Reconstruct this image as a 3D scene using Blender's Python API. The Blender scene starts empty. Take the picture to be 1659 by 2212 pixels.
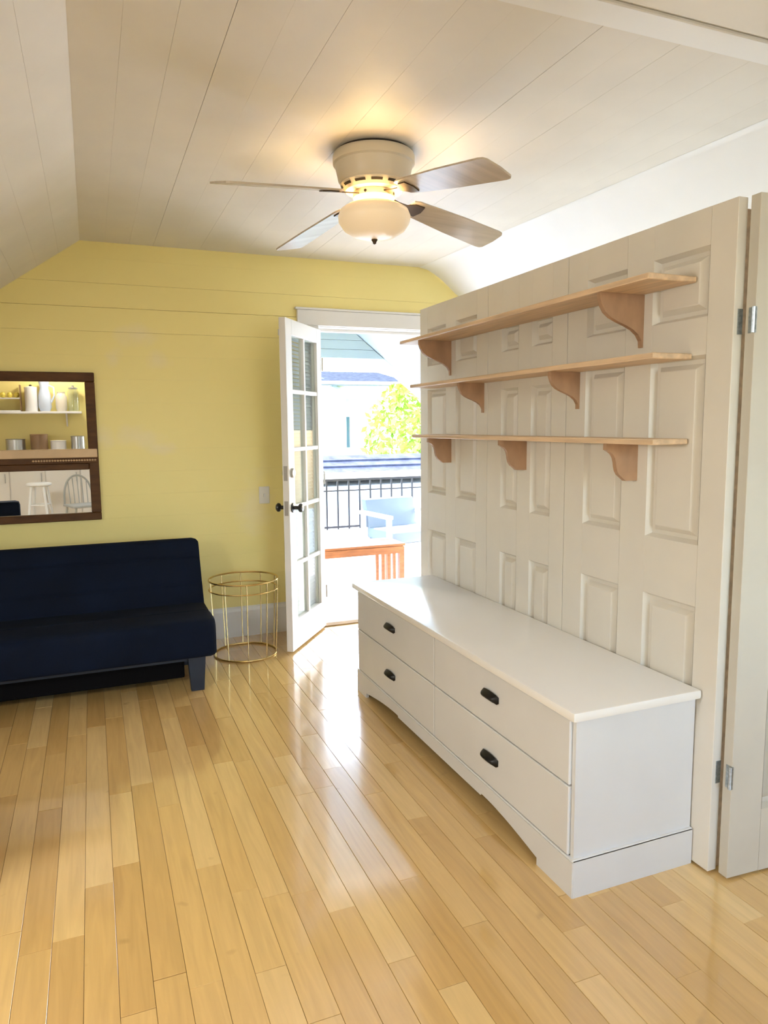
import bpy, bmesh, math, random
from mathutils import Vector, Matrix
random.seed(7)
rad = math.radians
scene = bpy.context.scene
COL = scene.collection

# ------------------------------------------------------------------ camera
yaw, pitch, roll = rad(21.94), rad(6.87), rad(-0.53)
_f = Vector((math.sin(yaw)*math.cos(pitch), math.cos(yaw)*math.cos(pitch), -math.sin(pitch)))
_r = Vector((math.cos(yaw), -math.sin(yaw), 0.0))
_u = _r.cross(_f)
_r2 = _r*math.cos(roll) + _u*math.sin(roll)
_u2 = -_r*math.sin(roll) + _u*math.cos(roll)
cam_data = bpy.data.cameras.new('camera')
cam_data.sensor_fit = 'VERTICAL'
cam_data.sensor_height = 36.0
cam_data.lens = 1560.0/2212.0*36.0
cam_data.clip_start = 0.05
cam = bpy.data.objects.new('camera', cam_data)
COL.objects.link(cam)
M = Matrix((( _r2.x, _u2.x, -_f.x, 0.0), (_r2.y, _u2.y, -_f.y, 0.0), (_r2.z, _u2.z, -_f.z, 1.42), (0, 0, 0, 1)))
cam.matrix_world = M
scene.camera = cam

# ------------------------------------------------------------------ world, sun, large lights, exposure
world = bpy.data.worlds.new('World'); scene.world = world
world.use_nodes = True
wn = world.node_tree; wn.nodes.clear()
wo = wn.nodes.new('ShaderNodeOutputWorld'); wb = wn.nodes.new('ShaderNodeBackground')
sky = wn.nodes.new('ShaderNodeTexSky')
sky.sky_type = 'NISHITA'; sky.sun_disc = False
sky.sun_elevation = rad(48); sky.sun_rotation = rad(60); sky.air_density = 1.0; sky.dust_density = 2.5
wb.inputs['Strength'].default_value = 1.85
wn.links.new(sky.outputs[0], wb.inputs['Color']); wn.links.new(wb.outputs[0], wo.inputs[0])

def lamp(name, kind, loc, energy, color=(1, 1, 1), aim=None, **kw):
    d = bpy.data.lights.new(name, kind); d.energy = energy; d.color = color
    for k, v in kw.items(): setattr(d, k, v)
    o = bpy.data.objects.new(name, d); o.location = loc; COL.objects.link(o)
    if aim is not None:
        o.rotation_euler = (Vector(aim)-Vector(loc)).to_track_quat('-Z', 'Y').to_euler()
    return o
lamp('sun', 'SUN', (6, 10, 9), 9.5, (1.0, 0.96, 0.9), aim=(6-2.2, 10-2.6, 9-4.2), angle=rad(1.5))
# two added fill lamps at made-up openings, then the closet window daylight
lamp('rear_fill', 'AREA', (1.35, -1.62, 1.55), 8, (0.95, 0.97, 1.0), aim=(1.35, 2, 1.35), shape='RECTANGLE', size=1.5, size_y=1.15)
lamp('left_slope_fill', 'AREA', (-1.36, 1.45, 1.545), 16, (0.99, 0.97, 0.93), aim=(-0.66, 1.45, 0.545), shape='RECTANGLE', size=0.42, size_y=0.42)
lamp('closet_window_daylight', 'AREA', (3.12, 3.05, 1.25), 6.5, (0.86, 0.93, 1.0), aim=(2.3, 3.0, 2.2), shape='RECTANGLE', size=1.3, size_y=0.8)
scene.view_settings.view_transform = 'Standard'
scene.view_settings.look = 'None'
scene.view_settings.gamma = 1.0
scene.view_settings.use_curve_mapping = False
scene.view_settings.exposure = 1.15

# ------------------------------------------------------------------ materials
MATS = {}
def nd(nt, t, **kw):
    n = nt.nodes.new(t)
    for k, v in kw.items(): setattr(n, k, v)
    return n
def mat(name, color, rough=0.5, metallic=0.0, noise=0.0, nscale=6.0, bump=0.0, bscale=60.0, coat=0.0, spec=0.5, emit=None, estr=0.0, stretch=(1, 1, 1)):
    m = bpy.data.materials.new(name); m.use_nodes = True
    nt = m.node_tree; b = nt.nodes['Principled BSDF']
    b.inputs['Base Color'].default_value = (*color, 1)
    b.inputs['Roughness'].default_value = rough
    b.inputs['Metallic'].default_value = metallic
    b.inputs['Coat Weight'].default_value = coat
    b.inputs['Coat Roughness'].default_value = 0.12
    b.inputs['Specular IOR Level'].default_value = spec
    tc = nd(nt, 'ShaderNodeTexCoord'); mp = nd(nt, 'ShaderNodeMapping'); mp.inputs['Scale'].default_value = stretch
    nt.links.new(tc.outputs['Object'], mp.inputs[0])
    if noise > 0:
        n = nd(nt, 'ShaderNodeTexNoise'); n.inputs['Scale'].default_value = nscale; n.inputs['Detail'].default_value = 4
        nt.links.new(mp.outputs[0], n.inputs['Vector'])
        r = nd(nt, 'ShaderNodeValToRGB')
        r.color_ramp.elements[0].position = 0.3; r.color_ramp.elements[1].position = 0.7
        r.color_ramp.elements[0].color = (*[c*(1-noise) for c in color], 1)
        r.color_ramp.elements[1].color = (*[min(1, c*(1+noise*0.5)) for c in color], 1)
        nt.links.new(n.outputs['Fac'], r.inputs[0]); nt.links.new(r.outputs[0], b.inputs['Base Color'])
    if bump > 0:
        n2 = nd(nt, 'ShaderNodeTexNoise'); n2.inputs['Scale'].default_value = bscale; n2.inputs['Detail'].default_value = 3
        nt.links.new(mp.outputs[0], n2.inputs['Vector'])
        bp = nd(nt, 'ShaderNodeBump'); bp.inputs['Strength'].default_value = bump; bp.inputs['Distance'].default_value = 0.004
        nt.links.new(n2.outputs['Fac'], bp.inputs['Height']); nt.links.new(bp.outputs[0], b.inputs['Normal'])
    if emit:
        b.inputs['Emission Color'].default_value = (*emit, 1); b.inputs['Emission Strength'].default_value = estr
    MATS[name] = m
    return m

def floor_mat(name, island):
    m = bpy.data.materials.new(name); m.use_nodes = True
    nt = m.node_tree; b = nt.nodes['Principled BSDF']; L = nt.links.new
    if island: src = nd(nt, 'ShaderNodeNewGeometry').outputs['Random Per Island']
    else: src = nd(nt, 'ShaderNodeObjectInfo').outputs['Random']
    ramp = nd(nt, 'ShaderNodeValToRGB'); cr = ramp.color_ramp
    cols = [(0.0, (0.61, 0.37, 0.128)), (0.3, (0.695, 0.44, 0.16)), (0.7, (0.735, 0.48, 0.185)), (1.0, (0.815, 0.57, 0.25))]
    cr.elements[0].position, cr.elements[0].color = cols[0][0], (*cols[0][1], 1)
    cr.elements[1].position, cr.elements[1].color = cols[3][0], (*cols[3][1], 1)
    for p, c in cols[1:3]:
        e = cr.elements.new(p); e.color = (*c, 1)
    L(src, ramp.inputs[0])
    tc = nd(nt, 'ShaderNodeTexCoord')
    mul = nd(nt, 'ShaderNodeMath', operation='MULTIPLY'); mul.inputs[1].default_value = 57.0; L(src, mul.inputs[0])
    comb = nd(nt, 'ShaderNodeCombineXYZ'); L(mul.outputs[0], comb.inputs[0]); L(mul.outputs[0], comb.inputs[1])
    add = nd(nt, 'ShaderNodeVectorMath', operation='ADD'); L(tc.outputs['Object'], add.inputs[0]); L(comb.outputs[0], add.inputs[1])
    mp = nd(nt, 'ShaderNodeMapping'); mp.inputs['Scale'].default_value = (28, 2.0, 4); L(add.outputs[0], mp.inputs[0])
    n = nd(nt, 'ShaderNodeTexNoise'); n.inputs['Scale'].default_value = 1.6; n.inputs['Detail'].default_value = 5; n.inputs['Distortion'].default_value = 0.8
    L(mp.outputs[0], n.inputs['Vector'])
    mr = nd(nt, 'ShaderNodeMapRange'); mr.inputs['From Min'].default_value = 0.3; mr.inputs['From Max'].default_value = 0.7
    mr.inputs['To Min'].default_value = 0.91; mr.inputs['To Max'].default_value = 1.06; L(n.outputs['Fac'], mr.inputs['Value'])
    # small dark knots and flecks
    v = nd(nt, 'ShaderNodeTexNoise'); v.inputs['Scale'].default_value = 9; v.inputs['Detail'].default_value = 2; L(add.outputs[0], v.inputs['Vector'])
    kr = nd(nt, 'ShaderNodeMapRange'); kr.inputs['From Min'].default_value = 0.70; kr.inputs['From Max'].default_value = 0.80
    kr.inputs['To Min'].default_value = 1.0; kr.inputs['To Max'].default_value = 0.72; L(v.outputs['Fac'], kr.inputs['Value'])
    m1 = nd(nt, 'ShaderNodeMath', operation='MULTIPLY'); L(mr.outputs[0], m1.inputs[0]); L(kr.outputs[0], m1.inputs[1])
    mix = nd(nt, 'ShaderNodeVectorMath', operation='SCALE'); L(ramp.outputs[0], mix.inputs[0]); L(m1.outputs[0], mix.inputs['Scale'])
    L(mix.outputs[0], b.inputs['Base Color'])
    b.inputs['Roughness'].default_value = 0.22; b.inputs['Specular IOR Level'].default_value = 0.5
    b.inputs['Coat Weight'].default_value = 1.0; b.inputs['Coat Roughness'].default_value = 0.07; b.inputs['Coat IOR'].default_value = 1.7
    wv = nd(nt, 'ShaderNodeTexNoise'); wv.inputs['Scale'].default_value = 5.0; L(add.outputs[0], wv.inputs['Vector'])
    bp = nd(nt, 'ShaderNodeBump'); bp.inputs['Strength'].default_value = 0.05; bp.inputs['Distance'].default_value = 0.004
    L(wv.outputs['Fac'], bp.inputs['Height']); L(bp.outputs[0], b.inputs['Normal']); L(bp.outputs[0], b.inputs['Coat Normal'])
    MATS[name] = m
    return m
floor_mat('maple_plank', False); floor_mat('maple_plank_field', True)

def yellow_mat():
    m = mat('yellow_paint', (0.95, 0.805, 0.315), 0.42)
    nt = m.node_tree; b = nt.nodes['Principled BSDF']; L = nt.links.new
    g = nd(nt, 'ShaderNodeNewGeometry')
    # patches of pale filler and rubbed paint, each with its own outline
    cur = None
    for (x, z, rx, rz) in [(0.30, 1.99, 0.16, 0.09), (0.16, 1.84, 0.06, 0.08), (0.42, 1.83, 0.09, 0.09), (0.28, 1.36, 0.20, 0.09), (0.42, 1.28, 0.12, 0.06), (0.08, 1.36, 0.08, 0.11), (1.0, 0.9, 0.18, 0.3)]:
        s = nd(nt, 'ShaderNodeVectorMath', operation='SUBTRACT'); s.inputs[1].default_value = (x, 4.8, z); L(g.outputs['Position'], s.inputs[0])
        d = nd(nt, 'ShaderNodeVectorMath', operation='MULTIPLY'); d.inputs[1].default_value = (1/rx, 0, 1/rz); L(s.outputs[0], d.inputs[0])
        ln = nd(nt, 'ShaderNodeVectorMath', operation='LENGTH'); L(d.outputs[0], ln.inputs[0])
        if cur is None: cur = ln.outputs['Value']
        else:
            mn = nd(nt, 'ShaderNodeMath', operation='MINIMUM'); L(cur, mn.inputs[0]); L(ln.outputs['Value'], mn.inputs[1]); cur = mn.outputs[0]
    n = nd(nt, 'ShaderNodeTexNoise'); n.inputs['Scale'].default_value = 9; n.inputs['Detail'].default_value = 4; L(g.outputs['Position'], n.inputs['Vector'])
    ad = nd(nt, 'ShaderNodeMath', operation='MULTIPLY_ADD'); ad.inputs[1].default_value = 1.6; L(n.outputs['Fac'], ad.inputs[0]); L(cur, ad.inputs[2])
    mr = nd(nt, 'ShaderNodeMapRange'); mr.inputs['From Min'].default_value = 0.9; mr.inputs['From Max'].default_value = 1.7; mr.inputs['To Min'].default_value = 0.75; mr.inputs['To Max'].default_value = 0.0
    L(ad.outputs[0], mr.inputs['Value'])
    mx = nd(nt, 'ShaderNodeMix', data_type='RGBA'); L(mr.outputs[0], mx.inputs['Factor'])
    mx.inputs['A'].default_value = (0.95, 0.805, 0.315, 1); mx.inputs['B'].default_value = (0.94, 0.81, 0.46, 1)
    L(mx.outputs['Result'], b.inputs['Base Color'])
yellow_mat()
mat('ceiling_paint', (0.80, 0.755, 0.67), 0.5, noise=0.05, nscale=3, bump=0.05, bscale=30)
mat('slope_paint', (0.88, 0.875, 0.85), 0.45, noise=0.03, nscale=3)
mat('trim_white', (0.83, 0.81, 0.77), 0.35)
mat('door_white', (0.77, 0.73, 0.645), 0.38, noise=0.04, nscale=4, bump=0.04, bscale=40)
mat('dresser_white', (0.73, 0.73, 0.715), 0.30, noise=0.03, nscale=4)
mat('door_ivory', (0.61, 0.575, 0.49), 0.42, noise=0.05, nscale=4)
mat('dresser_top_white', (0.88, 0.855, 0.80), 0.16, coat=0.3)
mat('shaded_underside_wood', (0.10, 0.065, 0.04), 0.7, noise=0.2)  # wood darkened to stand for the shade under the dresser
mat('black_iron', (0.012, 0.012, 0.011), 0.4, metallic=0.4)
mat('pine', (0.76, 0.55, 0.35), 0.45, noise=0.22, nscale=3.0, stretch=(14, 1.2, 14))
mat('pine_bracket', (0.45, 0.27, 0.155), 0.5, noise=0.22, nscale=4, stretch=(4, 12, 2))
mat('galvanised', (0.42, 0.47, 0.50), 0.35, metallic=0.85, noise=0.3, nscale=120)
mat('navy_fabric', (0.0010, 0.0052, 0.018), 0.85, noise=0.25, nscale=5, bump=0.15, bscale=300, spec=0.2)
mat('under_shade_black', (0.004, 0.004, 0.005), 0.9, spec=0.1)  # near-black tone painted for the shade under the couch
mat('navy_leg', (0.006, 0.014, 0.03), 0.5)
mat('gold_wire', (0.72, 0.54, 0.24), 0.25, metallic=1.0)
mat('frame_wood', (0.105, 0.042, 0.011), 0.5, spec=0.25, noise=0.3, nscale=5, stretch=(2, 8, 8))
mat('ledge_wood', (0.72, 0.50, 0.29), 0.45, noise=0.2, nscale=4)
mat('mirror', (0.92, 0.93, 0.92), 0.01, metallic=1.0)
mat('fan_cream', (0.66, 0.59, 0.46), 0.35)
mat('fan_dark', (0.035, 0.025, 0.016), 0.4)
mat('fan_blade', (0.58, 0.49, 0.38), 0.22, noise=0.15, nscale=3, stretch=(1, 9, 1))
mat('lamp_glass', (0.80, 0.68, 0.50), 0.3, emit=(1.0, 0.72, 0.42), estr=0.15)
mat('fan_bronze', (0.10, 0.07, 0.045), 0.35, metallic=0.8)
mat('nickel', (0.42, 0.40, 0.37), 0.3, metallic=0.9)
mat('knob_dark', (0.05, 0.05, 0.05), 0.3, metallic=0.7)
mat('blind_white', (0.70, 0.70, 0.67), 0.5)
mat('sill_wood', (0.42, 0.27, 0.12), 0.4, noise=0.2, nscale=5)
mat('deck_paint', (0.72, 0.72, 0.74), 0.5, noise=0.12, nscale=4)
mat('porch_paint', (0.26, 0.33, 0.385), 0.5)
mat('rail_white', (0.85, 0.86, 0.88), 0.4)
mat('rail_dark', (0.015, 0.015, 0.02), 0.4)
mat('bench_wood', (0.34, 0.12, 0.045), 0.45, noise=0.25, nscale=5, stretch=(2, 10, 10))
mat('cushion_grey', (0.15, 0.185, 0.235), 0.8)
mat('house_white', (0.88, 0.88, 0.86), 0.6)
mat('shingle_grey', (0.03, 0.036, 0.048), 1.0, spec=0.0, noise=0.3, nscale=12)
mat('shingle_blue', (0.065, 0.07, 0.10), 1.0, spec=0.0, noise=0.3, nscale=8)
mat('leaf_lime', (0.33, 0.50, 0.05), 0.6, noise=0.4, nscale=3)
mat('bark', (0.10, 0.07, 0.05), 0.8)
mat('yard', (0.40, 0.46, 0.48), 0.9, noise=0.2, nscale=1)
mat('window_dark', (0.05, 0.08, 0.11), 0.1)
mat('ceramic_white', (0.85, 0.85, 0.86), 0.25)
mat('ceramic_beige', (0.72, 0.66, 0.55), 0.35)
mat('enamel_blue', (0.62, 0.70, 0.85), 0.25)
mat('steel', (0.5, 0.5, 0.5), 0.3, metallic=0.9)
mat('counter_brown', (0.30, 0.18, 0.09), 0.4, noise=0.2)
mat('stool_white', (0.78, 0.80, 0.80), 0.4)
mat('chair_grey', (0.35, 0.37, 0.36), 0.4)
mat('lemon', (0.80, 0.65, 0.10), 0.45)
def glass(name, gloss=0.08, tint=(0.94, 0.97, 0.96)):
    m = bpy.data.materials.new(name); m.use_nodes = True
    nt = m.node_tree; nt.nodes.clear()
    o = nd(nt, 'ShaderNodeOutputMaterial'); t = nd(nt, 'ShaderNodeBsdfTransparent'); g = nd(nt, 'ShaderNodeBsdfGlossy'); mx = nd(nt, 'ShaderNodeMixShader')
    t.inputs[0].default_value = (*tint, 1); g.inputs['Roughness'].default_value = 0.03; mx.inputs[0].default_value = gloss
    nt.links.new(t.outputs[0], mx.inputs[1]); nt.links.new(g.outputs[0], mx.inputs[2]); nt.links.new(mx.outputs[0], o.inputs[0])
    MATS[name] = m
glass('pane_glass', 0.04); glass('jar_glass', 0.18, (0.85, 0.90, 0.90))

# ------------------------------------------------------------------ mesh helpers
class MB:
    """collects simple shapes and links them as ONE mesh object"""
    def __init__(self): self.v = []; self.f = []
    def add(self, vs, fs):
        n = len(self.v); self.v += [tuple(p) for p in vs]; self.f += [tuple(i+n for i in q) for q in fs]; return self
    def box(self, x0, x1, y0, y1, z0, z1, bev=0.0):
        if bev <= 0:
            vs = [(x0, y0, z0), (x1, y0, z0), (x1, y1, z0), (x0, y1, z0), (x0, y0, z1), (x1, y0, z1), (x1, y1, z1), (x0, y1, z1)]
            return self.add(vs, [(0, 3, 2, 1), (4, 5, 6, 7), (0, 1, 5, 4), (1, 2, 6, 5), (2, 3, 7, 6), (3, 0, 4, 7)])
        bm = bmesh.new(); bmesh.ops.create_cube(bm, size=1)
        for v in bm.verts: v.co = Vector((x0+(v.co.x+.5)*(x1-x0), y0+(v.co.y+.5)*(y1-y0), z0+(v.co.z+.5)*(z1-z0)))
        bmesh.ops.bevel(bm, geom=bm.edges[:], offset=bev, segments=2 if bev > 0.004 else 1, profile=0.6, affect='EDGES')
        return self.take(bm)
    def take(self, bm):
        bm.verts.ensure_lookup_table(); bm.verts.index_update()
        self.add([v.co[:] for v in bm.verts], [[v.index for v in f.verts] for f in bm.faces]); bm.free(); return self
    def prism(self, poly, a0, a1, axis='Y', bev=0.0):
        """poly: 2-D outline (counter-clockwise or not), extruded along axis"""
        n = len(poly)
        def P(u, w, a):
            return {'Y': (u, a, w), 'X': (a, u, w), 'Z': (u, w, a)}[axis]
        vs = [P(u, w, a0) for u, w in poly] + [P(u, w, a1) for u, w in poly]
        fs = [tuple(range(n)), tuple(reversed(range(n, 2*n)))] + [(i, i+n, (i+1) % n+n, (i+1) % n) for i in range(n)]
        if bev <= 0: return self.add(vs, fs)
        bm = bmesh.new(); bv = [bm.verts.new(p) for p in vs]
        for q in fs: bm.faces.new([bv[i] for i in q])
        bmesh.ops.recalc_face_normals(bm, faces=bm.faces[:])
        bmesh.ops.bevel(bm, geom=bm.edges[:], offset=bev, segments=2, profile=0.6, affect='EDGES')
        return self.take(bm)
    def lathe(self, prof, seg=32, c=(0, 0, 0), closed=False):
        vs, fs = [], []
        for (r, z) in prof:
            for k in range(seg):
                a = 2*math.pi*k/seg; vs.append((c[0]+r*math.cos(a), c[1]+r*math.sin(a), c[2]+z))
        for i in range(len(prof)-1):
            for k in range(seg):
                a, b = i*seg+k, i*seg+(k+1) % seg; fs.append((a, b, b+seg, a+seg))
        if prof[0][0] > 1e-4 and not closed: fs.append(tuple(reversed(range(seg))))
        if prof[-1][0] > 1e-4 and not closed: fs.append(tuple(range((len(prof)-1)*seg, len(prof)*seg)))
        return self.add(vs, fs)
    def tube(self, pts, r, seg=8, closed=False, rr=None):
        pts = [Vector(p) for p in pts]; n = len(pts); vs, fs = [], []
        up = Vector((0, 0, 1)); prev = None
        for i, p in enumerate(pts):
            if closed: t = pts[(i+1) % n]-pts[i-1]
            else: t = pts[min(i+1, n-1)]-pts[max(i-1, 0)]
            t.normalize()
            ref = prev if prev is not None else (up if abs(t.z) < .9 else Vector((1, 0, 0)))
            a = (ref - t*ref.dot(t)).normalized(); prev = a; b = t.cross(a)
            q = rr[i] if rr else r
            for k in range(seg):
                an = 2*math.pi*k/seg; vs.append(p+a*(q*math.cos(an))+b*(q*math.sin(an)))
        m = n if closed else n-1
        for i in range(m):
            j = (i+1) % n
            for k in range(seg): fs.append((i*seg+k, i*seg+(k+1) % seg, j*seg+(k+1) % seg, j*seg+k))
        if not closed: fs += [tuple(reversed(range(seg))), tuple(range((n-1)*seg, n*seg))]
        return self.add(vs, fs)
    def mesh(self, name, material, smooth=False):
        me = bpy.data.meshes.new(name); me.from_pydata(self.v, [], self.f)
        bm = bmesh.new(); bm.from_mesh(me); bmesh.ops.recalc_face_normals(bm, faces=bm.faces[:]); bm.to_mesh(me); bm.free()
        me.materials.append(MATS[material])
        if smooth:
            me.polygons.foreach_set('use_smooth', [True]*len(me.polygons))
            me.set_sharp_from_angle(angle=rad(38))
        me.update()
        return me
    def build(self, name, material, parent=None, smooth=False, loc=None):
        return link(name, self.mesh(name, material, smooth), parent, loc)
def link(name, data, parent=None, loc=None):
    o = bpy.data.objects.new(name, data); COL.objects.link(o)
    if loc: o.location = loc
    if parent: o.parent = parent
    return o
def tag(o, label=None, cat=None, group=None, kind=None):
    if label: o['label'] = label
    if cat: o['category'] = cat
    if group: o['group'] = group
    if kind: o['kind'] = kind
    return o
def thing(name, label, cat, loc=(0, 0, 0), rz=0.0, group=None, kind=None):
    o = link(name, None, None, loc); o.rotation_euler = (0, 0, rz); o.empty_display_size = 0.1
    return tag(o, label, cat, group, kind)
def circle(r, z, n=40, c=(0, 0)):
    return [(c[0]+r*math.cos(2*math.pi*k/n), c[1]+r*math.sin(2*math.pi*k/n), z) for k in range(n)]
def clip(poly, a, b, c):
    """keep the side a*x+b*y<=c of a convex polygon"""
    out = []
    for i in range(len(poly)):
        p, q = poly[i], poly[(i+1) % len(poly)]
        dp, dq = a*p[0]+b*p[1]-c, a*q[0]+b*q[1]-c
        if dp <= 0: out.append(p)
        if (dp < 0 < dq) or (dq < 0 < dp):
            t = dp/(dp-dq); out.append((p[0]+t*(q[0]-p[0]), p[1]+t*(q[1]-p[1])))
    return out

# ------------------------------------------------------------------ room sizes (metres)
YB, YR = 4.82, -1.70           # yellow end wall, kitchen end wall
XL, XR = -2.0, 3.2             # knee walls
HC = 2.53                      # flat ceiling
def zl(x): return 2.5305 + 0.70*x                # left slope
def ceil_right(y): return 2.24 + (4.82-y)/3.3*0.18   # where the right slope starts
OPL, OPR, OPH = 1.47, 2.78, 2.085   # doorway in the yellow wall

# ------------------------------------------------------------------ floor of single planks
fl = MB().box(XL, XR, YR, YB, -0.06, -0.012).build('floor', 'sill_wood')
tag(fl, 'light maple strip floor running towards the yellow wall', 'floor', kind='structure')
PW = 0.083
field = MB(); plank_meshes = {}
rows = int((XR-XL)/PW)+1
GAP = 0.0005
for i in range(rows):
    x0 = XL+i*PW; x1 = min(x0+PW, XR)
    if x1-x0 < 0.02: continue
    y = YR+random.random()*0.5-0.5
    first = True
    while y < YB-0.01:
        ln = random.choice([0.35, 0.5, 0.5, 0.65, 0.8, 0.95, 1.1, 1.3])
        ya, yb = max(y, YR), min(y+ln, YB)
        y += ln
        if yb-ya < 0.03: continue
        xc, yc = (x0+x1)/2, (ya+yb)/2
        # planks the photograph lets one tell apart are single parts
        inview = yb > 1.02 and xc > -0.13*yb-0.16 and xc < min(0.85*yb+0.1, 2.35) and not (xc > 1.80 and yb > 1.75) and not (1.30 < xc < 1.74 and ya > 1.7 and yb < 3.5)
        if inview:
            key = (round(ya, 4), round(yb, 4), round(x1-x0, 4))
            w2, l2 = (x1-x0)/2-GAP, (yb-ya)/2-GAP
            dz = random.choice([0, 0, 0.0003, -0.0003])
            k2 = (round(w2, 4), round(l2, 3))
            if k2 not in plank_meshes:
                l2r = round(l2, 3)
                plank_meshes[k2] = MB().box(-w2, w2, -l2r, l2r, -0.012, 0.0, bev=0.0008).mesh('plank', 'maple_plank')
            link('plank', plank_meshes[k2], fl, (xc, yc, dz))
        else:
            field.box(x0+GAP, x1-GAP, ya+GAP, yb-GAP, -0.012, 0.0)
fo = field.build('plank_field', 'maple_plank_field', fl); tag(fo, kind='stuff')

# ------------------------------------------------------------------ yellow end wall
wb_mesh = MB()
def wall_poly(rect, y0, y1, mb, up=0.0, left=True):
    p = [(rect[0], rect[2]), (rect[1], rect[2]), (rect[1], rect[3]), (rect[0], rect[3])]
    if left: p = clip(p, -0.70, 1.0, 2.5305+up)                     # under the left slope
    for a, b, c in RIGHTCLIP: p = clip(p, a, b, c+up*b)
    if len(p) >= 3: mb.prism(p, y0, y1, 'Y')
    return len(p) >= 3
def rline(p, q):
    a, b = (q[1]-p[1]), -(q[0]-p[0]); a, b = -a, -b
    return (a, b, a*p[0]+b*p[1])
RP = [(2.20, 2.531), (2.33, 2.492), (2.523, 2.362), (3.25, 1.86)]
RIGHTCLIP = [rline(RP[i], RP[i+1]) for i in range(3)]
for rect in [(XL, OPL-0.012, 0, 2.60), (OPR+0.012, XR, 0, 2.60), (OPL-0.012, OPR+0.012, OPH+0.012, 2.60)]:
    wall_poly(rect, YB+0.012, YB+0.13, wb_mesh, 0.06)
wback = wb_mesh.build('wall_back', 'yellow_paint')
tag(wback, 'yellow painted end wall of horizontal boards around the glazed door', 'wall', kind='structure')
BH = 0.1435
z = 2.145-BH*15
while z < 2.53:
    z0, z1 = max(z, 0), min(z+BH, 2.53)
    if z1-z0 > 0.02:
        segs = [(XL, XR)] if z0 > 2.05 else [(XL, OPL-0.02), (OPR+0.02, XR)]
        if z0 <= 2.05 < z1 and z1 > OPH: segs = [(XL, OPL-0.02), (OPR+0.02, XR)]
        for a, b in segs:
            mb = MB()
            g = 0.0010 if abs(z0-2.145) < 0.01 or abs(z1-2.145) < 0.01 else 0.00018
            if wall_poly((a, b, z0+g, z1-g), YB, YB+0.012, mb): mb.build('wall_board', 'yellow_paint', wback)
    z += BH

# ------------------------------------------------------------------ other walls
wl = MB().box(XL-0.1, XL, 1.0, YB, 0, 1.16).box(XL-0.1, XL, YR, 1.0, 0, 2.60).build('wall_left', 'trim_white'); tag(wl, 'low white knee wall under the left ceiling slope', 'wall', kind='structure')
wr = MB().box(XR, XR+0.1, YR, YB, 0, 2.0).build('wall_right', 'trim_white'); tag(wr, 'low white knee wall hidden behind the panelled doors', 'wall', kind='structure')
rear = MB()
for rect in [(XL, 0.55, 0, 2.53), (2.15, XR, 0, 2.53), (0.55, 2.15, 0, 0.95), (0.55, 2.15, 2.15, 2.53)]:
    wall_poly(rect, YR-0.12, YR, rear, 0.0, False)
wrear = rear.build('wall_rear', 'yellow_paint'); tag(wrear, 'yellow kitchen end wall seen only in the mirror', 'wall', kind='structure')
w1 = thing('added_window_1', 'unseen white window added behind the camera for fill light', 'window', (1.35, YR-0.06, 0.95), kind='structure')  # invented window that frames the rear fill lamp
MB().box(-0.8, 0.8, -0.01, 0.01, 0, 1.2).build('pane', 'pane_glass', w1)
fr = MB()
for a in [(-0.8, -0.74, 0, 1.2), (0.74, 0.8, 0, 1.2), (-0.03, 0.03, 0, 1.2), (-0.74, 0.74, 0, 0.06), (-0.74, 0.74, 1.14, 1.2), (-0.74, 0.74, 0.58, 0.62)]:
    fr.box(a[0], a[1], -0.03, 0.03, a[2], a[3])
fr.build('window_frame', 'trim_white', w1)

w3 = thing('window_3', 'small window in the knee wall behind the panelled doors', 'window', (XR-0.01, 3.05, 0.85), kind='structure')
for a in [(-0.70, 0.70, 0.0, 0.05), (-0.70, 0.70, 0.80, 0.85), (-0.70, -0.65, 0.05, 0.80), (0.65, 0.70, 0.05, 0.80)]:
    MB().box(-0.02, 0.0, a[0], a[1], a[2], a[3]).build('window_frame', 'trim_white', w3)
MB().box(-0.006, 0.0, -0.65, 0.65, 0.05, 0.80).build('pane', 'pane_glass', w3)
w2 = thing('added_window_2', 'unseen small skylight added in the left ceiling slope for fill light', 'window', (-1.372, 1.45, 1.57), kind='structure')  # made-up opening around the left fill lamp that shapes the floor shadow
w2.rotation_euler = (0, -math.atan(0.70), 0)
for a in [(-0.36, 0.36, -0.36, -0.30), (-0.36, 0.36, 0.30, 0.36), (-0.36, -0.30, -0.30, 0.30), (0.30, 0.36, -0.30, 0.30)]:
    MB().box(a[0], a[1], a[2], a[3], -0.035, 0.0).build('added_skylight_frame', 'trim_white', w2)
MB().box(-0.30, 0.30, -0.30, 0.30, -0.012, -0.008).build('pane', 'pane_glass', w2)

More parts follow.
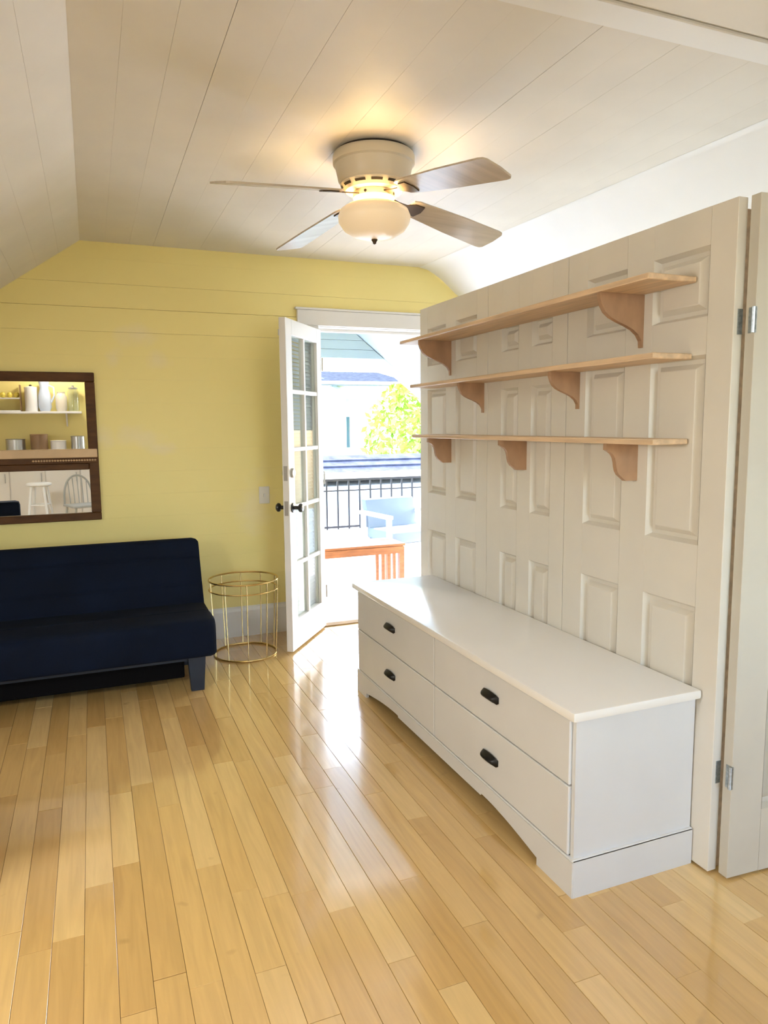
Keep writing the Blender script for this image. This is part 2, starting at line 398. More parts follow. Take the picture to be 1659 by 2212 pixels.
# ------------------------------------------------------------------ ceiling: boards on a backing
YK = 1.0      # the left slope stops here; the kitchen end has a flat ceiling
cb = MB().prism([(XL, zl(XL)+0.03), (0, 2.571), (0, 2.72), (XL-0.1, 1.3)], YK, YB+0.13, 'Y')
cb.prism([(0, 2.571), (2.55, 2.571), (3.3, 2.1), (3.3, 2.2), (2.5, 2.72), (0, 2.72)], YR-0.12, YB+0.13, 'Y')
cb.box(XL-0.1, 0, YR-0.12, YK, 2.571, 2.72)
ceil = cb.build('ceiling', 'ceiling_paint'); tag(ceil, 'white painted board ceiling with sloping sides above the fan', 'ceiling', kind='structure')
CW = 0.14
x = 0.0
k = 0
while x < 2.42:
    # boards end where the right slope begins (the seam runs slightly askew)
    xa, xb = x+0.0002, x+CW-0.0002
    def ylim(xx): return max(YR, min(YB, 4.82-(xx-2.24)/0.18*3.3)) if xx > 2.24 else YB
    mb = MB()
    p = [(xa, YR), (xb, YR), (xb, YB), (xa, YB)]
    p = clip(p, 1.0, 0.18/3.3, 2.24+4.82*0.18/3.3)
    g = [0, 0.0003, 0.0012, 0, 0.0006, 0, 0.0003][k % 7]
    p = [(q[0]-(g if abs(q[0]-xb) < 1e-6 else 0), q[1]) for q in p]
    if len(p) >= 3:
        mb.prism(p, HC, HC+0.035, 'Z'); mb.build('ceiling_board', 'ceiling_paint', ceil)
    x += CW; k += 1
for k in range(14):
    MB().box(XL+k*2.0/14+0.0002, XL+(k+1)*2.0/14-0.0002, YR, YK, HC, HC+0.035).build('ceiling_board', 'ceiling_paint', ceil)
wc = MB().prism([(XL, zl(XL)+0.02), (0, 2.55), (0, 2.571), (XL, 2.571)], YK-0.03, YK, 'Y').build('wall_cheek', 'ceiling_paint'); tag(wc, 'small white cheek wall where the left slope ends behind the camera', 'wall', kind='structure')
# left slope boards
nx, nz = -0.70, 1.0; nl = math.hypot(nx, nz); nx, nz = nx/nl, nz/nl     # upward normal
dx, dz = -1/math.hypot(1, .7), -.7/math.hypot(1, .7)
sl = math.hypot(2.0, 1.4); s = 0.0; k = 0
while s < sl:
    s1 = min(s+0.145, sl)
    g = 0.0002 if k % 3 else 0.0005
    a = (dx*(s+(g if s > 0 else 0)), 2.5305+dz*(s+(g if s > 0 else 0))); b = (dx*(s1-g), 2.5305+dz*(s1-g))
    poly = [a, b, (b[0]+nx*0.018, b[1]+nz*0.018), (a[0]+nx*0.018, a[1]+nz*0.018)]
    MB().prism(poly, YK, YB, 'Y').build('slope_board', 'ceiling_paint', ceil)
    s = s1; k += 1
# right slope: a smooth plastered sheet with a soft bend, a little askew
sm = MB(); vs = []; fs = []
prof = [(-0.012, HC-0.0008), (0.05, HC-0.012), (0.10, HC-0.035), (0.16, HC-0.072), (0.28, 2.362), (0.60, 2.14), (1.10, 1.80)]
prof2 = [(-0.012, HC-0.0008), (0.012, HC-0.006), (0.024, HC-0.013), (0.12, HC-0.075), (0.28, 2.352), (0.60, 2.13), (1.10, 1.78)]
for yy, off, pf in [(YB, 2.24, prof), (4.2, ceil_right(4.2), [( (a[0]+b[0])/2, (a[1]+b[1])/2) for a, b in zip(prof, prof2)]), (3.4, ceil_right(3.4), prof2), (1.5, ceil_right(1.5), prof2), (YR, ceil_right(YR), prof2)]:
    for a, b in pf: vs.append((off+a, yy, b))
n = len(prof)
for i in range(4):
    for j in range(n-1): fs.append((i*n+j, i*n+j+1, (i+1)*n+j+1, (i+1)*n+j))
so = MB().add(vs, fs).build('slope_panel', 'slope_paint', ceil, smooth=True)
# trims
t1 = MB().box(0.0, 2.40, 1.672, 1.772, HC-0.012, HC, bev=0.003).build('trim_1', 'slope_paint'); tag(t1, 'flat white trim board across the ceiling at upper right', 'trim', kind='structure')
t2 = MB().box(0.0, 2.45, 1.36, 1.545, 2.445, HC, bev=0.006).build('trim_2', 'ceiling_paint'); tag(t2, 'boxed ceiling beam crossing the top right corner', 'trim', kind='structure')
MB().prism([(1.545, 2.53), (1.545, 2.47), (1.56, 2.475), (1.585, 2.50), (1.60, 2.53)], 0.0, 2.43, 'X').build('cove_moulding', 'ceiling_paint', t2)
bb = MB().prism([(YB, 0), (YB-0.018, 0), (YB-0.018, 0.175), (YB-0.010, 0.195), (YB, 0.205)], XL, OPL-0.14, 'X').build('baseboard_back', 'trim_white'); tag(bb, 'tall white baseboard along the yellow wall', 'baseboard', kind='structure')

# ------------------------------------------------------------------ door casing of the doorway
t3 = thing('trim_3', 'white casing around the porch doorway', 'trim', (0, 0, 0), kind='structure')
MB().box(OPL-0.15, OPR+0.15, YB-0.026, YB, OPH+0.005, OPH+0.108, bev=0.004).build('head_casing', 'trim_white', t3)
MB().box(OPL-0.165, OPR+0.165, YB-0.034, YB, OPH+0.108, OPH+0.122, bev=0.003).build('head_cap', 'trim_white', t3)
MB().box(OPL-0.13, OPL, YB-0.022, YB, 0, OPH+0.005, bev=0.004).build('side_casing', 'trim_white', t3)
MB().box(OPR, OPR+0.13, YB-0.022, YB, 0, OPH+0.005, bev=0.004).build('side_casing', 'trim_white', t3)
MB().box(OPL-0.02, OPL, YB, YB+0.16, 0, OPH).build('jamb', 'trim_white', t3)
MB().box(OPR, OPR+0.02, YB, YB+0.16, 0, OPH).build('jamb', 'trim_white', t3)
MB().box(OPL-0.02, OPR+0.02, YB, YB+0.16, OPH-0.0, OPH+0.02).build('head_jamb', 'trim_white', t3)
MB().box(OPL, OPR, YB+0.07, YB+0.11, OPH-0.02, OPH).build('door_stop', 'trim_white', t3)
MB().prism([(YB-0.03, 0.0), (YB-0.03, 0.008), (YB+0.0, 0.02), (YB+0.16, 0.02), (YB+0.16, -0.05), (YB, -0.05)], OPL, OPR, 'X').build('threshold', 'sill_wood', t3)

# ------------------------------------------------------------------ open glazed door
LW, LH, LT = 0.625, 2.05, 0.042
d1 = thing('door_1', 'open white glazed door leaf with ten panes and slatted blind', 'door', (1.462, 4.80, 0.012), math.atan2(4.346-4.827, 1.101-1.46), kind='structure')
# local: x from hinge (0) to free edge (LW); room-facing side towards +y
lx = [0.085, 0.312, LW-0.098]              # lite column edges
lz = [0.185, 0.54, 0.905, 1.262, 1.618, 1.955]
fr = MB()
fr.box(0, lx[0], -LT/2, LT/2, 0, LH, bev=0.002).box(lx[2], LW, -LT/2, LT/2, 0, LH, bev=0.002)
fr.box(lx[0], lx[2], -LT/2, LT/2, 0, lz[0], bev=0.002).box(lx[0], lx[2], -LT/2, LT/2, lz[5], LH, bev=0.002)
fr.build('door_frame', 'trim_white', d1)
MB().box(lx[1]-0.013, lx[1]+0.013, -0.016, 0.018, lz[0], lz[5], bev=0.003).build('glazing_bar', 'trim_white', d1)
for zz in lz[1:5]:
    MB().box(lx[0], lx[2], -0.015, 0.017, zz-0.013, zz+0.013, bev=0.003).build('glazing_bar', 'trim_white', d1)
for i in range(2):
    for j in range(5):
        a = lx[0] if i == 0 else lx[1]+0.013; b = lx[1]-0.013 if i == 0 else lx[2]
        MB().box(a, b, -0.003, 0.001, lz[j]+(0.013 if j else 0), lz[j+1]-(0.013 if j < 4 else 0)).build('pane', 'pane_glass', d1)
sm_slat = MB().add([(lx[0]-0.02, -0.031, -0.010), (lx[2]+0.02, -0.031, -0.010), (lx[2]+0.02, -0.046, 0.012), (lx[0]-0.02, -0.046, 0.012),
                    (lx[0]-0.02, -0.031, -0.0085), (lx[2]+0.02, -0.031, -0.0085), (lx[2]+0.02, -0.046, 0.0135), (lx[0]-0.02, -0.046, 0.0135)],
                   [(0, 3, 2, 1), (4, 5, 6, 7), (0, 1, 5, 4), (1, 2, 6, 5), (2, 3, 7, 6), (3, 0, 4, 7)]).mesh('blind_slat', 'blind_white')
zz = 0.17
while zz < 1.95:
    link('blind_slat', sm_slat, d1, (0, 0, zz)); zz += 0.025
MB().box(lx[0]-0.03, lx[2]+0.03, -0.055, -0.023, 1.955, 1.99).build('blind_rail', 'blind_white', d1)
for zz, r in ((1.12, 0.030), (0.905, 0.030)):
    for sgn in (1, -1):
        mb = MB()
        prof = [(0.0, 0.0), (r, 0.0), (r, 0.008), (r*0.8, 0.014), (0.0, 0.014)] if zz > 1 else [(0.0, 0.0), (0.031, 0.0), (0.031, 0.008), (0.012, 0.012), (0.012, 0.035), (0.026, 0.046), (0.028, 0.056), (0.020, 0.066), (0.0, 0.068)]
        vs0 = len(mb.v); mb.lathe(prof, 20)
        mb.v = [(p[0]+LW-0.052, sgn*(p[2]+LT/2), p[1]+zz) for p in mb.v]
        o = mb.build('deadbolt' if zz > 1 else 'door_knob', 'nickel' if zz > 1 else 'knob_dark', d1, smooth=True)
    MB().box(LW-0.001, LW+0.002, -0.012, 0.012, zz-0.045, zz+0.045).build('latch_plate', 'nickel', d1)
for zz in (0.25, 1.05, 1.82):
    MB().tube([(-0.006, 0.026, zz-0.045), (-0.006, 0.026, zz+0.045)], 0.006).build('hinge', 'nickel', d1)

# light switch
sw = MB().box(-0.036, 0.036, -0.006, 0, -0.058, 0.058, bev=0.003).build('light_switch', 'trim_white', None, loc=(1.068, YB, 0.957)); tag(sw, 'white light switch plate on the yellow wall beside the open door', 'switch')
MB().box(-0.006, 0.006, -0.014, -0.006, -0.012, 0.010, bev=0.001).build('toggle', 'ceramic_white', sw)

# ------------------------------------------------------------------ partition of old panelled doors
def panel_mesh(w, h, m_='door_white'):
    key = (round(w, 4), round(h, 4), m_)
    if key in PANELS: return PANELS[key]
    vs, fs = [], []
    rings = [(0, 0.0), (0.011, 0.022), (0.024, 0.0225), (0.040, 0.006), (0.043, 0.005)]
    for ins, dep in rings:
        vs += [(ins, dep, ins), (w-ins, dep, ins), (w-ins, dep, h-ins), (ins, dep, h-ins)]
    for i in range(len(rings)-1):
        for j in range(4): fs.append((i*4+j, i*4+(j+1) % 4, i*4+4+(j+1) % 4, i*4+4+j))
    e = (len(rings)-1)*4; fs.append((e, e+1, e+2, e+3))
    m = MB().add(vs, fs).mesh('panel', m_); PANELS[key] = m
    return m
PANELS = {}
def panel_door(name, label, loc, rz, W, H, cols, rows_, T=0.035, m_='door_white'):
    """local front face at y=0 looking to -y; columns and rows are (start, end) of panel openings"""
    d = thing(name, label, 'door', loc, rz, kind='structure')
    xs = [0]+[q for c in cols for q in c]+[W]; zs = [0]+[q for r in rows_ for q in r]+[H]
    mb = MB()
    for i in range(0, len(xs), 2): mb.box(xs[i], xs[i+1], 0, T, 0, H, bev=0.0012)
    for c in cols:
        for j in range(0, len(zs), 2): mb.box(c[0], c[1], 0.0002, T-0.0002, zs[j], zs[j+1])
        for r in rows_: mb.box(c[0], c[1], 0.026, T-0.002, r[0], r[1])
    mb.build('stiles_and_rails', m_, d)
    for c in cols:
        for r in rows_:
            link('panel', panel_mesh(c[1]-c[0], r[1]-r[0], m_), d, (c[0], 0, r[0]))
    return d
XP = 1.735
ROWS = [(0.24, 0.835), (1.03, 1.615), (1.728, 1.935)]
dA = panel_door('door_2', 'white six-panel door at the far end of the shelf wall', (XP, 3.742, 0.008), -math.pi/2, 0.745, 2.045, [(0.095, 0.315), (0.428, 0.642)], [(0.24, 0.83), (1.035, 1.60), (1.728, 1.93)])
dB = panel_door('door_3', 'narrow white six-panel door in the middle of the shelf wall', (XP, 2.994, 0.008), -math.pi/2, 0.606, 2.045, [(0.122, 0.26), (0.364, 0.508)], [(0.24, 0.825), (1.03, 1.57), (1.732, 1.845)])
dC = panel_door('door_4', 'wide white six-panel door behind the near end of the dresser', (XP, 2.385, 0.008), -math.pi/2, 0.787, 2.045, [(0.118, 0.33), (0.458, 0.69)], ROWS)
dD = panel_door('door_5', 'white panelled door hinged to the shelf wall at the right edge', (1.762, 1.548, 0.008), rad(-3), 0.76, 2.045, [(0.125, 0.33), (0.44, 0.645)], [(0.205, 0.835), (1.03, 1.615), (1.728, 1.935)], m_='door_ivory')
for zz in (0.285, 1.655):
    h = MB().box(0.7872, 0.7895, 0.014, 0.032, zz+0.008, zz+0.080)
    h.build('hinge_leaf', 'galvanised', dC)
    MB().box(-0.0025, 0.0, 0.002, 0.022, zz+0.008, zz+0.080).box(0.0, 0.004, -0.002, 0.0, zz+0.008, zz+0.080).tube([(-0.005, 0.002, zz+0.008), (-0.005, 0.002, zz+0.080)], 0.0055).build('hinge', 'galvanised', dD)
# posts that hold the doors upright behind
for n_, (yy) in enumerate((3.70, 2.99, 2.39, 1.64)):
    p = MB().box(XP+0.036, XP+0.08, yy-0.02, yy+0.02, 0, 2.03).build('trim_%d' % (4+n_), 'pine'); tag(p, 'pine post behind the panelled door wall', 'post', 'posts behind the door wall', 'structure')

# ------------------------------------------------------------------ shelves with brackets
def bracket(depth, h, flip):
    """outline in (x outward from wall, z down from shelf) """
    pts = []
    n = 9
    if not flip:
        pts = [(0, 0), (depth*0.97, 0), (depth*0.97, -h*0.12)]
        for i in range(1, n):
            t = i/n
            x = depth*(0.97-0.97*t+0.10*math.sin(2*math.pi*t)); z_ = -h*(0.12+0.88*t)-h*0.05*math.sin(2*math.pi*t)
            pts.append((max(x, 0.006), z_))
        pts += [(0.006, -h), (0, -h)]
    else:
        b = depth*0.36
        pts = [(0, 0), (depth*0.97, 0), (depth*0.97, -h*0.16)]
        for i in range(1, n):
            t = i/n
            x = depth*0.97+(b-depth*0.97)*t-0.055*depth*math.sin(2*math.pi*t)*1.3; z_ = -h*(0.16+0.80*t)+h*0.05*math.sin(2*math.pi*t)
            pts.append((x, z_))
        pts += [(b, -h), (0, -h)]
    return pts
def shelf(label, x0, ya, yb, z0, z1, ys, depth, h, flip):
    s = thing('wall_shelf', label, 'shelf', (XP, (ya+yb)/2, z0), group='pine shelves on the door wall')
    yc = (ya+yb)/2
    MB().box(x0-XP, 0, ya-yc, yb-yc, 0, z1-z0, bev=0.003).build('shelf_board', 'pine', s, smooth=True)
    for y in ys:
        MB().prism([(-a, b-0.0003) for a, b in bracket(depth, h, flip)], y-yc-0.009, y-yc+0.009, 'Y').build('bracket', 'pine_bracket', s)
    return s
shelf('top pine shelf, the deepest, on two pointed brackets', 1.548, 1.742, 3.60, 1.842, 1.860, (1.975, 3.372), 0.185, 0.172, False)
shelf('middle pine shelf on two pointed brackets between the other shelves', 1.582, 1.748, 3.545, 1.612, 1.630, (2.31, 3.034), 0.138, 0.138, False)
shelf('lowest pine shelf on three square-ended brackets above the dresser', 1.597, 1.752, 3.555, 1.351, 1.369, (1.983, 2.667, 3.37), 0.137, 0.128, True)

# ------------------------------------------------------------------ dresser
ds = thing('dresser', 'long low white dresser with four drawers under the shelves', 'dresser', (0, 0, 0))
DX0, DX1, DY0, DY1, DZ = 1.276, 1.732, 1.672, 3.545, 0.558
MB().box(DX0+0.010, DX1, DY0, DY1, 0.118, DZ, bev=0.002).box(DX0, DX0+0.012, DY0, DY0+0.016, 0.118, DZ).box(DX0, DX0+0.012, DY1-0.014, DY1, 0.118, DZ).build('body', 'dresser_white', ds)
tp = [(1.248, 0.563), (1.251, 0.575), (1.258, 0.583), (1.268, 0.587), (1.733, 0.587), (1.733, 0.558), (1.256, 0.558), (1.250, 0.560)]
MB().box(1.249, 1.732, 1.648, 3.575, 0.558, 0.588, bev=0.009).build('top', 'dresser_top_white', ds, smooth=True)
def drawer(y0, y1, z0, z1, py, pz):
    d = MB().box(DX0-0.009, DX0+0.02, y0, y1, z0, z1, bev=0.003).build('drawer', 'dresser_white', ds)
    # cup pull: a shallow bowed shell with ears
    mb = MB(); vs = []; fs = []; N = 12; K = 6
    for i in range(N+1):
        u = -1+2*i/N
        hw = 0.0175*(1-0.10*abs(u)**3)*(0.62 if abs(u) > 0.86 else 1.0)
        for j in range(K+1):
            t = j/K
            out = 0.026*math.sin(math.pi*min(1, t*0.9+0.05))*math.sqrt(max(0.0, 1-abs(u)**2.6))+0.0025
            vs.append((DX0-0.009-out, py+u*0.053, pz+hw*(1-2*t)+0.004*(1-u*u)))
    for i in range(N):
        for j in range(K): fs.append((i*(K+1)+j, i*(K+1)+j+1, (i+1)*(K+1)+j+1, (i+1)*(K+1)+j))
    mb.add(vs, fs); mb.box(DX0-0.0125, DX0-0.009, py-0.053, py+0.053, pz-0.010, pz+0.013, bev=0.001)
    mb.build('pull', 'black_iron', d, smooth=True)
drawer(1.690, 2.604, 0.3465, 0.549, 2.145, 0.462); drawer(1.690, 2.604, 0.124, 0.3415, 2.145, 0.232)
drawer(2.610, 3.530, 0.3465, 0.549, 3.075, 0.466); drawer(2.610, 3.530, 0.124, 0.3415, 3.075, 0.236)
# plinth with the cut-out feet
FX = 1.266
def skirt_poly():
    a, b = DY0-0.008, DY1+0.004
    pts = [(a, 0), (a, 0.113), (b, 0.113), (b, 0), (b-0.13, 0), (b-0.135, 0.026)]
    for i in range(1, 8):
        t = i/7; pts.append((b-0.135-0.42*t, 0.026+0.040*math.sin(t*math.pi/2)))
    pts += [(b-0.56, 0.058), (a+0.55, 0.058)]
    for i in range(8):
        t = 1-i/7; pts.append((a+0.185+0.36*t, 0.024+0.042*math.sin(t*math.pi/2)))
    pts += [(a+0.185, 0.0)]
    return pts
def bm_skirt():
    bm = bmesh.new(); p = skirt_poly()
    f0 = bm.faces.new([bm.verts.new((FX, u, w)) for u, w in p])
    r = bmesh.ops.extrude_face_region(bm, geom=[f0])
    for v in [q for q in r['geom'] if isinstance(q, bmesh.types.BMVert)]: v.co.x += 0.016
    bmesh.ops.triangulate(bm, faces=[f for f in bm.faces if len(f.verts) > 4])
    return bm
MB().take(bm_skirt()).box(FX-0.001, FX+0.016, DY0-0.008, DY1+0.004, 0.113, 0.121, bev=0.003).build('front_plinth', 'dresser_white', ds)
MB().box(FX+0.003, DX1, DY0-0.010, DY0+0.008, 0, 0.120).box(FX, DX1, DY0-0.010, DY0+0.006, 0.113, 0.122, bev=0.003).build('side_plinth', 'dresser_white', ds)
MB().box(FX+0.003, DX1, DY1-0.008, DY1+0.006, 0, 0.120).build('side_plinth', 'dresser_white', ds)
MB().box(DX1-0.02, DX1, DY0+0.01, DY1-0.01, 0.0, 0.118).build('back_plinth', 'shaded_underside_wood', ds)
MB().box(FX+0.045, DX1-0.03, DY0+0.012, DY1-0.012, 0.035, 0.1175).build('base_shade_box', 'shaded_underside_wood', ds)  # dark filler stands in for shade behind the cut-out skirt

# ------------------------------------------------------------------ couch
cs = thing('couch', 'armless navy blue fabric couch under the mirror', 'couch', (0, 0, 0))
CX0, CX1 = -1.20, 0.572
def cushion(name, outline, x0, x1, mname, bev=0.03):
    bm = bmesh.new()
    n = len(outline)
    # spans along x so that the ends round off
    steps = [(x0, 0.90), (x0+0.012, 0.965), (x0+0.035, 1.0), (x1-0.035, 1.0), (x1-0.012, 0.965), (x1, 0.90)]
    cy = sum(p[0] for p in outline)/n; cz = sum(p[1] for p in outline)/n
    mb = MB(); vs = []; fs = []
    for xx, s_ in steps:
        sh = 0.022*(1-s_)/0.10
        for (a, b) in outline:
            d = Vector((a-cy, b-cz)); l = d.length
            d = d*((l-sh)/l); vs.append((xx, cy+d.x, cz+d.y))
    for i in range(len(steps)-1):
        for j in range(n): fs.append((i*n+j, i*n+(j+1) % n, (i+1)*n+(j+1) % n, (i+1)*n+j))
    fs += [tuple(range(n)), tuple(range((len(steps)-1)*n, len(steps)*n))]
    bm.free()
    return mb.add(vs, fs).build(name, mname, cs, smooth=True)
def round_poly(p, r, k=4):
    out = []
    for i in range(len(p)):
        a, b, c = Vector(p[i-1]), Vector(p[i]), Vector(p[(i+1) % len(p)])
        u = (a-b).normalized(); w = (c-b).normalized()
        rr = r[i] if isinstance(r, (list, tuple)) else r
        p0, p1 = b+u*rr, b+w*rr
        for j in range(k+1):
            t = j/k; q = p0*(1-t)**2+b*2*t*(1-t)+p1*t*t; out.append((q.x, q.y))
    return out
seat_o = round_poly([(3.845, 0.190), (3.845, 0.385), (4.04, 0.402), (4.05, 0.394), (4.06, 0.400), (4.34, 0.385), (4.40, 0.20)], [0.02, 0.055, 0.008, 0.006, 0.008, 0.02, 0.02])
cushion('seat', seat_o, CX0, CX1, 'navy_fabric')
back_o = round_poly([(4.27, 0.34), (4.335, 0.485), (4.345, 0.492), (4.345, 0.505), (4.405, 0.640), (4.415, 0.645), (4.415, 0.658), (4.455, 0.752), (4.575, 0.735), (4.40, 0.30)], [0.02, 0.008, 0.005, 0.008, 0.008, 0.005, 0.008, 0.03, 0.03, 0.02])
cushion('backrest', back_o, CX0, CX1, 'navy_fabric')
MB().box(CX0+0.06, CX1-0.06, 3.90, 4.42, 0.165, 0.195).build('seat_base', 'navy_leg', cs)
MB().box(CX0+0.10, CX1-0.16, 3.985, 4.40, 0.045, 0.166, bev=0.01).build('under_shade_box', 'under_shade_black', cs)  # black box stands in for the shadow beneath the seat
for lx_ in (CX0+0.03, CX1-0.155):
    for ly in (3.87, 4.33):
        w0, w1 = 0.046, 0.034
        xa = lx_+0.0; vs = []
        for zz, w in ((0.0, w1), (0.192, w0)):
            c0 = lx_+0.05; c1 = ly+0.03
            vs += [(c0-w, c1-w*0.6, zz), (c0+w, c1-w*0.6, zz), (c0+w, c1+w*0.6, zz), (c0-w, c1+w*0.6, zz)]
        MB().add(vs, [(0, 3, 2, 1), (4, 5, 6, 7), (0, 1, 5, 4), (1, 2, 6, 5), (2, 3, 7, 6), (3, 0, 4, 7)]).build('leg', 'navy_leg', cs)

# ------------------------------------------------------------------ wire side table
st = thing('side_table', 'round gold wire side table between the couch and the open door', 'side table', (0.835, 4.43, 0))
R0 = 0.212
MB().tube(circle(R0, 0.478), 0.0055, 8, True).build('top_ring', 'gold_wire', st, smooth=True)
MB().tube(circle(R0, 0.418), 0.0045, 8, True).build('rim_ring', 'gold_wire', st, smooth=True)
MB().tube(circle(0.194, 0.006), 0.0055, 8, True).build('base_ring', 'gold_wire', st, smooth=True)
for k in range(10):
    a = rad(36*k+12)
    MB().tube([(R0*math.cos(a), R0*math.sin(a), 0.478), (R0*math.cos(a), R0*math.sin(a), 0.418), (0.194*math.cos(a), 0.194*math.sin(a), 0.006)], 0.0034, 6).build('upright_wire', 'gold_wire', st)

# ------------------------------------------------------------------ mirror
mr = thing('wall_mirror', 'dark wood framed mirror in two panes above the couch', 'mirror', (0, YB, 0))
MX0, MX1, MZ0, MZ1 = -0.98, 0.038, 0.853, 1.752
def bar(x0, x1, z0, z1, m='frame_wood', d=0.034, nm='frame_rail', bev=0.004):
    return MB().box(x0, x1, -d, -0.001, z0, z1, bev=bev).build(nm, m, mr)
bar(MX0, MX1, MZ1-0.056, MZ1); bar(MX0, MX1, MZ0, MZ0+0.046)
bar(MX0, MX0+0.056, MZ0+0.046, MZ1-0.056, nm='frame_stile'); bar(MX1-0.056, MX1, MZ0+0.046, MZ1-0.056, nm='frame_stile')
bar(MX0+0.056, MX1-0.056, 1.165, 1.205, d=0.030)
bar(MX0+0.002, MX1-0.006, 1.240, 1.292, 'ledge_wood', 0.046, 'ledge')
bar(MX0+0.002, MX1-0.008, 1.205, 1.240, 'frame_wood', 0.036, 'ledge_rail', 0.002)
be = MB()
beads = 24
for k in range(beads): be.lathe([(0.0, 0), (0.005, 0.002), (0.007, 0.006), (0.005, 0.010), (0.0, 0.012)], 8, (MX1-0.02-k*0.0115*1.3, -0.040, 1.218))
be.build('bead_row', 'ledge_wood', mr)
MB().box(MX0+0.05, MX1-0.05, -0.012, -0.004, 1.285, MZ1-0.05).build('mirror_pane', 'mirror', mr)
MB().box(MX0+0.05, MX1-0.05, -0.012, -0.004, MZ0+0.04, 1.17).build('mirror_pane', 'mirror', mr)

# ------------------------------------------------------------------ ceiling fan
FC = (1.137, 2.90)
fan = thing('ceiling_fan', 'cream ceiling fan with four blades and a frosted bowl light', 'ceiling fan', (FC[0], FC[1], 0))
MB().lathe([(0.150, 2.530), (0.150, 2.516)], 48).build('mounting_ring', 'fan_dark', fan, smooth=True)
MB().lathe([(0.150, 2.518), (0.164, 2.518), (0.168, 2.510), (0.168, 2.480), (0.160, 2.474), (0.155, 2.455), (0.147, 2.415), (0.140, 2.405), (0.10, 2.402)], 48).build('motor_housing', 'fan_cream', fan, smooth=True)
vr = MB().lathe([(0.139, 2.405), (0.139, 2.399), (0.118, 2.374), (0.080, 2.372)], 48).build('vent_ring', 'fan_cream', fan, smooth=True)
for k in range(12):
    a0 = rad(30*k+4); mb = MB(); vs = []; fs = []
    for i in range(5):
        a = a0+rad(20)*i/4
        for r, z_ in ((0.1345, 2.3925), (0.1275, 2.3842)): vs.append(((r+0.0012)*math.cos(a), (r+0.0012)*math.sin(a), z_-0.0012))
    for i in range(4): fs.append((2*i, 2*i+1, 2*i+3, 2*i+2))
    mb.add(vs, fs).build('vent_slot', 'fan_dark', vr)
MB().lathe([(0.082, 2.374), (0.086, 2.366), (0.086, 2.348), (0.060, 2.342), (0.055, 2.332), (0.055, 2.322), (0.075, 2.318), (0.078, 2.312), (0.05, 2.308)], 36).build('hub', 'fan_cream', fan, smooth=True)
for k in range(4):
    a = rad(45+90*k)
    MB().tube([(0.0865*math.cos(a), 0.0865*math.sin(a), 2.357), (0.089*math.cos(a), 0.089*math.sin(a), 2.357)], 0.006).build('screw', 'fan_dark', fan)
bowl = MB().lathe([(0.118, 2.314), (0.140, 2.300), (0.150, 2.276), (0.147, 2.252), (0.128, 2.224), (0.090, 2.200), (0.045, 2.188), (0.0, 2.185)], 48, closed=True).build('lamp_bowl', 'lamp_glass', fan, smooth=True)
MB().lathe([(0.0, 2.192), (0.012, 2.188), (0.013, 2.182), (0.008, 2.176), (0.006, 2.168), (0.0, 2.165)], 16).build('finial', 'fan_bronze', bowl, smooth=True)
BR, DROP, TILT = 0.70, 0.092, rad(13)
for k in range(4):
    a = rad(196-90*k)
    bl = link('blade', None, fan)
    # blade in local frame: x outward, y tangent; built flat then pitched and drooped
    slope = -math.atan2(DROP, BR)
    R = Matrix.Rotation(a, 4, 'Z') @ Matrix.Translation((0, 0, 2.372)) @ Matrix.Rotation(-slope, 4, 'Y') @ Matrix.Rotation(-TILT, 4, 'X')
    out = []
    pts = [(0.185, -0.045), (0.21, -0.055), (0.45, -0.072), (0.672, -0.078), (0.694, -0.074), (0.704, -0.062), (0.710, 0.0), (0.704, 0.062), (0.694, 0.074), (0.672, 0.078), (0.45, 0.072), (0.21, 0.055), (0.185, 0.045)]
    mb = MB().prism(pts, -0.003, 0.004, 'Z'); mb.v = [tuple(R @ Vector(p)) for p in mb.v]
    bpy.data.objects.remove(bl)
    bl = mb.build('blade', 'fan_blade', fan)
    ir = MB().prism([(0.07, -0.016), (0.13, -0.010), (0.17, -0.012), (0.20, -0.036), (0.245, -0.040), (0.255, 0.0), (0.245, 0.040), (0.20, 0.036), (0.17, 0.012), (0.13, 0.010), (0.07, 0.016)], -0.008, -0.0035, 'Z')
    ir.v = [tuple(R @ Vector(p)) for p in ir.v]
    ir.build('blade_iron', 'fan_bronze', bl)
bulb = lamp('bulb', 'POINT', (FC[0], FC[1], 2.27), 7.5, (1.0, 0.79, 0.48), shadow_soft_size=0.05)

# ------------------------------------------------------------------ porch outside
pf = MB().box(0.6, 4.2, YB+0.16, 7.1, -0.16, -0.075).build('porch_floor', 'deck_paint'); tag(pf, 'pale sunlit porch deck outside the doorway', 'deck', kind='structure')
y = YB+0.162
while y < 7.08:
    y1 = min(y+0.138, 7.1)
    if abs(y-6.3) < 0.07: y += 0.012
    MB().box(0.6, 4.2, y+0.0015, y1-0.0015, -0.075, -0.05).build('deck_board', 'deck_paint', pf)
    y = y1
par = MB().box(0.6, 4.2, 7.1, 7.2, -0.3, 0.335).build('porch_parapet', 'rail_white'); tag(par, 'low white parapet below the porch railing', 'wall', kind='structure')
rl = thing('porch_railing', 'porch railing of thin dark bars under a white handrail', 'railing', (0, 7.15, 0))
MB().box(0.6, 4.2, -0.04, 0.04, 0.868, 0.930, bev=0.006).build('handrail', 'rail_white', rl)
MB().box(0.6, 4.2, -0.012, 0.012, 0.842, 0.868).build('upper_rail', 'rail_dark', rl)
MB().box(0.6, 4.2, -0.010, 0.010, 0.735, 0.750).build('middle_rail', 'rail_dark', rl)
MB().box(0.6, 4.2, -0.012, 0.012, 0.350, 0.372).build('bottom_rail', 'rail_dark', rl)
bmesh_bal = MB().box(-0.008, 0.008, -0.008, 0.008, 0.335, 0.845).mesh('baluster', 'rail_dark')
